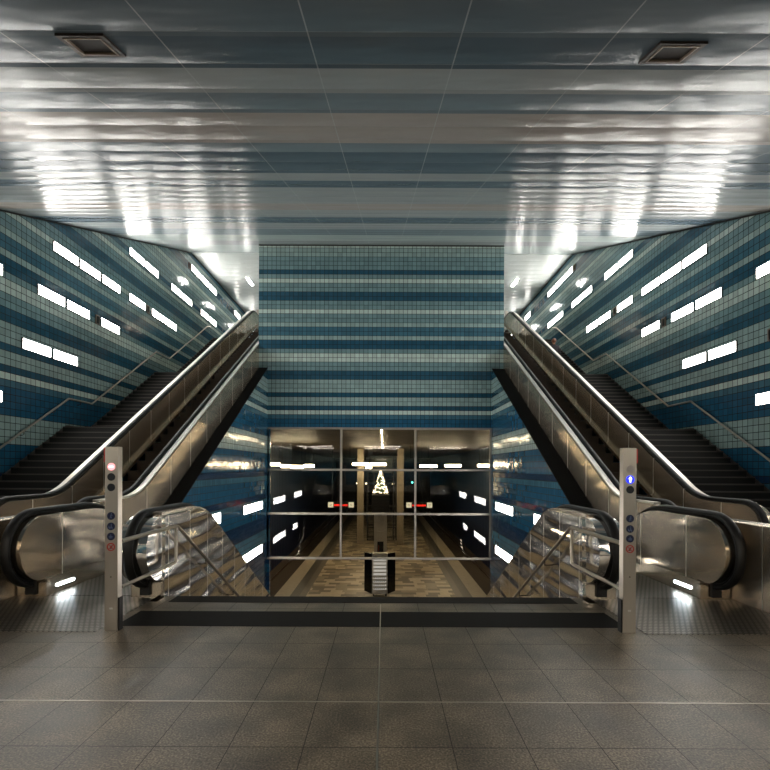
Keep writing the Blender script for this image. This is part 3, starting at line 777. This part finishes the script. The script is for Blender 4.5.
# display boards with red letters
for s, (p0, p1), side in ((-1,(328.3,354),'left'),(1,(406.5,432.3),'right')):
    d = 36; x0, x1 = X(p0, d), X(p1, d); z = Z(505, d)
    root = thing('display_board', ((x0+x1)/2, d, z), 'dark hanging display board with red text and two pale squares, %s platform edge' % side, 'sign', 'display boards over the platform')
    MB().box(x0, x1, d, d+.15, z-.22, z+.22).build('housing', DARK, root, bev=.01)
    for xx in (x0+.19, x1-.19):
        c = MB().box(xx-.19, xx+.19, d-.03, d, z-.19, z+.19).build('clock_face', plain('pale_clock', (.7,.65,.45), .4, emit=(1,.9,.6), es=.25), root)
        mb = MB(); bar2(mb, d-.031, xx, z, -.07, .03, -.03, .03, .05); bar2(mb, d-.0312, xx, z, .03, .03, .07, .03, .05); bar2(mb, d-.0314, xx, z, -.05, -.06, .05, -.06, .03); mb.build('marks', DARK, c)
    mb = MB()
    xx = x0+.45
    rnd = random.Random(3)
    while xx < x1-.5:
        h = .12; w = .07
        mb.box(xx, xx+.02, d-.01, d, z-.03-h/2, z-.03+h/2)
        if rnd.random() < .7: mb.box(xx+.02, xx+w, d-.01, d, z-.03+h/2-.03, z-.03+h/2)
        if rnd.random() < .7: mb.box(xx+.02, xx+w, d-.01, d, z-.045, z-.015)
        mb.box(xx+w-.015, xx+w, d-.01, d, z-.03-h/2, z-.03+h/2)
        xx += .10
    mb.build('red_text', plain('red_led', (.5,.02,.01), .4, emit=(1,.03,.015), es=.9), root)
    for xx in (x0+.3, x1-.3): MB().box(xx-.015, xx+.015, d+.05, d+.08, z+.22, 3.1).build('hanger', DARK, root)
PALEM = plain('pale_metal_paint', (.62,.58,.52), .4)
# information kiosk near the window
root = thing('information_kiosk', (X(380.5,25), 25, ZP), 'silver information kiosk with dark side wings standing on the platform', 'kiosk')
d = 25; x0, x1 = X(372.5, d), X(388, d); zt = Z(553, d)
MB().box(x0, x1, d-.2, d+.3, ZP+.12, zt).build('centre_panel', PALEM, root, bev=.02)
mb = MB()
for i in range(9):
    zz = ZP+.35+i*.18
    mb.box(x0+.07, x1-.07, d-.212, d-.2, zz, zz+.11 if i > 3 else zz+.07)
mb.build('listing_rows', plain('white_rows_brightened', (.78,.77,.74), .5, emit=(1,.95,.85), es=.10), root)  # faint emission added to brighten the dim kiosk front
mb = MB()
for i in range(4):
    for j in range(6):
        zz = ZP+.37+i*.18; xx = x0+.09+j*.1
        mb.box(xx, xx+.06, d-.216, d-.212, zz+.015, zz+.05)
mb.build('small_print', DARK, root)
for s2, xa in ((-1, x0), (1, x1)):
    MB().poly([(xa, d-.2, ZP+.12), (xa+s2*.40, d+.15, ZP+.2), (xa+s2*.40, d+.15, zt), (xa, d-.2, zt)], (0,.12,0)).build('side_wing', plain('dark_glossy_panel', (.012,.012,.012), .2), root)
for xx in (x0+.05, x1-.12): MB().box(xx, xx+.07, d-.1, d+.1, ZP, ZP+.12).build('foot', DARK, root)
# tall silver pylon, planter box and lit tree behind it
d = 36; root = thing('silver_pylon', (X(380.8,d), d, ZP), 'tall silver pylon with dark recess under the lit tree on the platform', 'pylon')
x0, x1 = X(374.3,d), X(387.2,d); zt = Z(513.5,d)
MB().box(x0, x0+.24, d-.3, d+.3, ZP, zt).box(x1-.24, x1, d-.3, d+.3, ZP, zt).box(x0+.24, x1-.24, d+.0, d+.3, ZP, zt).build('frame', PALEM, root, bev=.01)
MB().box(x0+.24, x1-.24, d-.28, d-.0, Z(541,d), Z(531,d)).build('cross_panel', PALEM, root)
MB().box(x0+.25, x1-.25, d-.1, d-.0, ZP+.05, Z(541.5,d)).build('dark_recess', DARK, root)
MB().box(x0+.3, x0+.38, d-.12, d-.1, ZP+.4, Z(545,d)).build('red_light', plain('dull_red', (.3,.05,.03), .4), root)
bx = MB().box(X(372,d), X(389.5,d), d-.5, d+.5, zt, Z(494.5,d)).build('planter_box', DARK, bev=.02)
tag(bx, 'dark square planter box carrying the lit christmas tree on the pylon', 'planter')
tree = thing('christmas_tree', (X(380.6,d), d, Z(494.5,d)), 'small christmas tree covered in warm lights standing on the dark box', 'tree')
cx = X(380.6, d); zb_ = Z(494.5, d)
MB().lathe([(.06,0),(.05,.3)], (cx, d, zb_), 10).build('trunk', BROWNFR, tree)
mb = MB()
for i in range(5):
    r = .46*(1-i/5.6); mb.lathe([(r, .12+i*.29), (r*.85, .16+i*.29), (r*.35, .50+i*.29), (.02, .56+i*.29)], (cx, d, zb_), 16)
mb.build('foliage', plain('dark_fir', (.03,.06,.03), .8), tree)
rnd = random.Random(5); mb = MB()
for i in range(90):
    t = rnd.random()**1.3; a = rnd.uniform(math.pi, 2*math.pi); r = (.50*(1-t)+.03)*1.02; zz = zb_+.15+t*1.55
    x, y = cx+r*math.cos(a), d+r*math.sin(a); q = .032
    mb.box(x-q, x+q, y-q, y+q, zz-q, zz+q)
lt = mb.build('fairy_lights', SMALL, tree); lt['kind'] = 'stuff'
mb = MB(); mb.lathe([(.01,-.1),(.1,0),(.01,.12)], (cx, d, zb_+1.72), 8); mb.build('tree_top', SMALL, tree)
for px, py, c, nm in ((357.6,483.4,SMALL,'left of the left column'),(366.7,483.6,SMALL,'right of the left column'),(393.2,483.8,SMALL,'left of the right column'),(402.6,483.6,SMALL,'right of the right column')):
    d = 60; o = MB().lathe([(.12,-.08),(.17,0),(.12,.08)], (X(px,d), d, Z(py,d)), 12).build('globe_lamp', c)
    tag(o, 'tiny warm lamp far down the platform, '+nm, 'light', 'far lamps on the platform')
    m2 = MB().lathe([(.05,0),(.05,Z(py,d)-.1-ZP)], (X(px,d), d, ZP), 8).build('lamp_pole', DARK, o)
d = 60; GR = plain('signal_green', (.1,.8,.7), .4, emit=(.1,.9,.75), es=2)
sg = thing('signal_light', (X(412.3,d), d, ZP), 'small green signal light on a dark pole beyond the right column', 'signal')
MB().lathe([(.12,0),(.12,.05)], (X(412.3,d), d-.12, Z(482.3,d)), 12, 'y').build('lens', GR, sg)
MB().box(X(412.3,d)-.15, X(412.3,d)+.15, d-.05, d+.1, Z(482.3,d)-.3, Z(482.3,d)+.3).build('head', DARK, sg)
MB().box(X(412.3,d)-.05, X(412.3,d)+.05, d-.0, d+.08, ZP, Z(482.3,d)-.3).build('pole', DARK, sg)

# ------------------------------------------------------------ person on the right stairs
def person():
    px, py, pz = X(553.5,17.95), 17.95, 4.757
    root = thing('person', (px, py, pz), 'person with brown hair in dark clothes on the right stairs, head above the escalator rail', 'person')
    root.scale = (.87,.87,.87); root.rotation_euler = (0,0,math.radians(170))
    J = {'pelvis':(0,0,.88),'spine':(0,.01,1.08),'chest':(0,.01,1.26),'neck':(0,.0,1.40),'head':(0,-.01,1.47),
         'hl':(-.09,0,.82),'kl':(-.10,-.04,.46),'al':(-.10,.03,.08),'tl':(-.11,-.13,.03),
         'hr':(.09,0,.82),'kr':(.10,-.10,.47),'ar':(.10,-.02,.08),'tr':(.11,-.18,.03),
         'sl':(-.17,.01,1.32),'el':(-.22,.03,1.07),'wl':(-.21,-.07,.85),
         'sr':(.17,.01,1.32),'er':(.22,.03,1.07),'wr':(.21,-.07,.85)}
    E = [('pelvis','spine'),('spine','chest'),('chest','neck'),('neck','head'),('pelvis','hl'),('hl','kl'),('kl','al'),('al','tl'),('pelvis','hr'),('hr','kr'),('kr','ar'),('ar','tr'),
         ('chest','sl'),('sl','el'),('el','wl'),('chest','sr'),('sr','er'),('er','wr')]
    Rd = {'pelvis':.13,'spine':.12,'chest':.13,'neck':.05,'head':.05,'hl':.09,'kl':.06,'al':.04,'tl':.035,'hr':.09,'kr':.06,'ar':.04,'tr':.035,'sl':.06,'el':.042,'wl':.03,'sr':.06,'er':.042,'wr':.03}
    nm = list(J)
    # hands: palm plus five short fingers each
    for sd, sx in (('l',-1),('r',1)):
        w = Vector(J['w'+sd]); pk = 'p'+sd; J[pk] = tuple(w+Vector((0,-.03,-.07))); Rd[pk] = .026; E.append(('w'+sd, pk)); nm.append(pk)
        for i in range(4):
            k1 = 'f%d%s' % (i, sd); k2 = k1+'b'
            J[k1] = tuple(Vector(J[pk])+Vector((sx*.004, -.03+.018*i, -.045))); J[k2] = tuple(Vector(J[k1])+Vector((-sx*.008, -.006, -.035+.003*abs(i-1.5))))
            Rd[k1] = .009; Rd[k2] = .007; nm += [k1, k2]; E += [(pk, k1), (k1, k2)]
        k1 = 'th'+sd; J[k1] = tuple(w+Vector((-sx*.01,-.07,-.07))); Rd[k1] = .009; nm.append(k1); E.append((pk, k1))
    me = bpy.data.meshes.new('body'); me.from_pydata([J[k] for k in nm], [(nm.index(a), nm.index(b)) for a, b in E], [])
    o = bpy.data.objects.new('body', me); COL.objects.link(o); o.parent = root
    sk = o.modifiers.new('skin', 'SKIN'); 
    for i, k in enumerate(nm): me.skin_vertices[0].data[i].radius = (Rd[k], Rd[k])
    me.skin_vertices[0].data[0].use_root = True
    sb = o.modifiers.new('sub', 'SUBSURF'); sb.levels = 1; sb.render_levels = 2
    me.materials.append(plain('dark_clothes', (.035,.03,.035), .8))
    SK = plain('skin', (.42,.22,.14), .55); HR = plain('brown_hair', (.16,.055,.025), .6)
    def ell(c, r, name, m, par, zf=None):
        bm = bmesh.new(); bmesh.ops.create_uvsphere(bm, u_segments=24, v_segments=16, radius=1)
        for v in bm.verts:
            x, y, z = v.co; 
            if zf: x, y, z = zf(x, y, z)
            v.co = (c[0]+x*r[0], c[1]+y*r[1], c[2]+z*r[2])
        me = bpy.data.meshes.new(name); bm.to_mesh(me); bm.free(); me.materials.append(m)
        for p in me.polygons: p.use_smooth = True
        q = bpy.data.objects.new(name, me); COL.objects.link(q); q.parent = par; return q
    def face(x, y, z):
        if z < 0: x *= 1-.28*abs(z)**1.2
        if y < -.6 and abs(x) < .22 and -.35 < z < .1: y -= .16*(1-abs(x)/.22)
        return x, y, z
    h = ell((0,-.02,1.56), (.078,.095,.115), 'head', SK, root, face)
    ell((-.03,-.103,1.565), (.012,.008,.008), 'eye', DARK, h); ell((.03,-.103,1.565), (.012,.008,.008), 'eye', DARK, h)
    ell((0,-.108,1.508), (.024,.008,.007), 'mouth', plain('lips', (.35,.10,.08), .5), h)
    ell((-.080,-.005,1.555), (.012,.02,.03), 'ear', SK, h); ell((.080,-.005,1.555), (.012,.02,.03), 'ear', SK, h)
    ell((0,.012,1.590), (.090,.098,.105), 'hair', HR, h)
    ell((0,0,1.44), (.045,.045,.07), 'neck', SK, root)
person()

# ------------------------------------------------------------ camera and look
cam = bpy.data.cameras.new('camera'); co = bpy.data.objects.new('camera', cam); COL.objects.link(co)
co.location = (.109, 0, EYE); co.rotation_euler = (math.radians(90), math.radians(-.25), 0)
cam.sensor_width = 36; cam.lens = 36*490/770; cam.shift_x = 1.2/770; cam.shift_y = 83/770
cam.clip_start = .05; cam.clip_end = 300
SC.camera = co
w = bpy.data.worlds.new('world'); SC.world = w; w.use_nodes = True
w.node_tree.nodes['Background'].inputs[0].default_value = (.5,.5,.5,1); w.node_tree.nodes['Background'].inputs[1].default_value = 0.0
vs = SC.view_settings; vs.view_transform = 'Standard'; vs.look = 'None'; vs.exposure = 1.7; vs.gamma = 1; vs.use_curve_mapping = False
SC.cycles.use_denoising = True
SC.cycles.max_bounces = 10; SC.cycles.diffuse_bounces = 5; SC.cycles.glossy_bounces = 6; SC.cycles.transparent_max_bounces = 12
SC.cycles.sample_clamp_indirect = 6
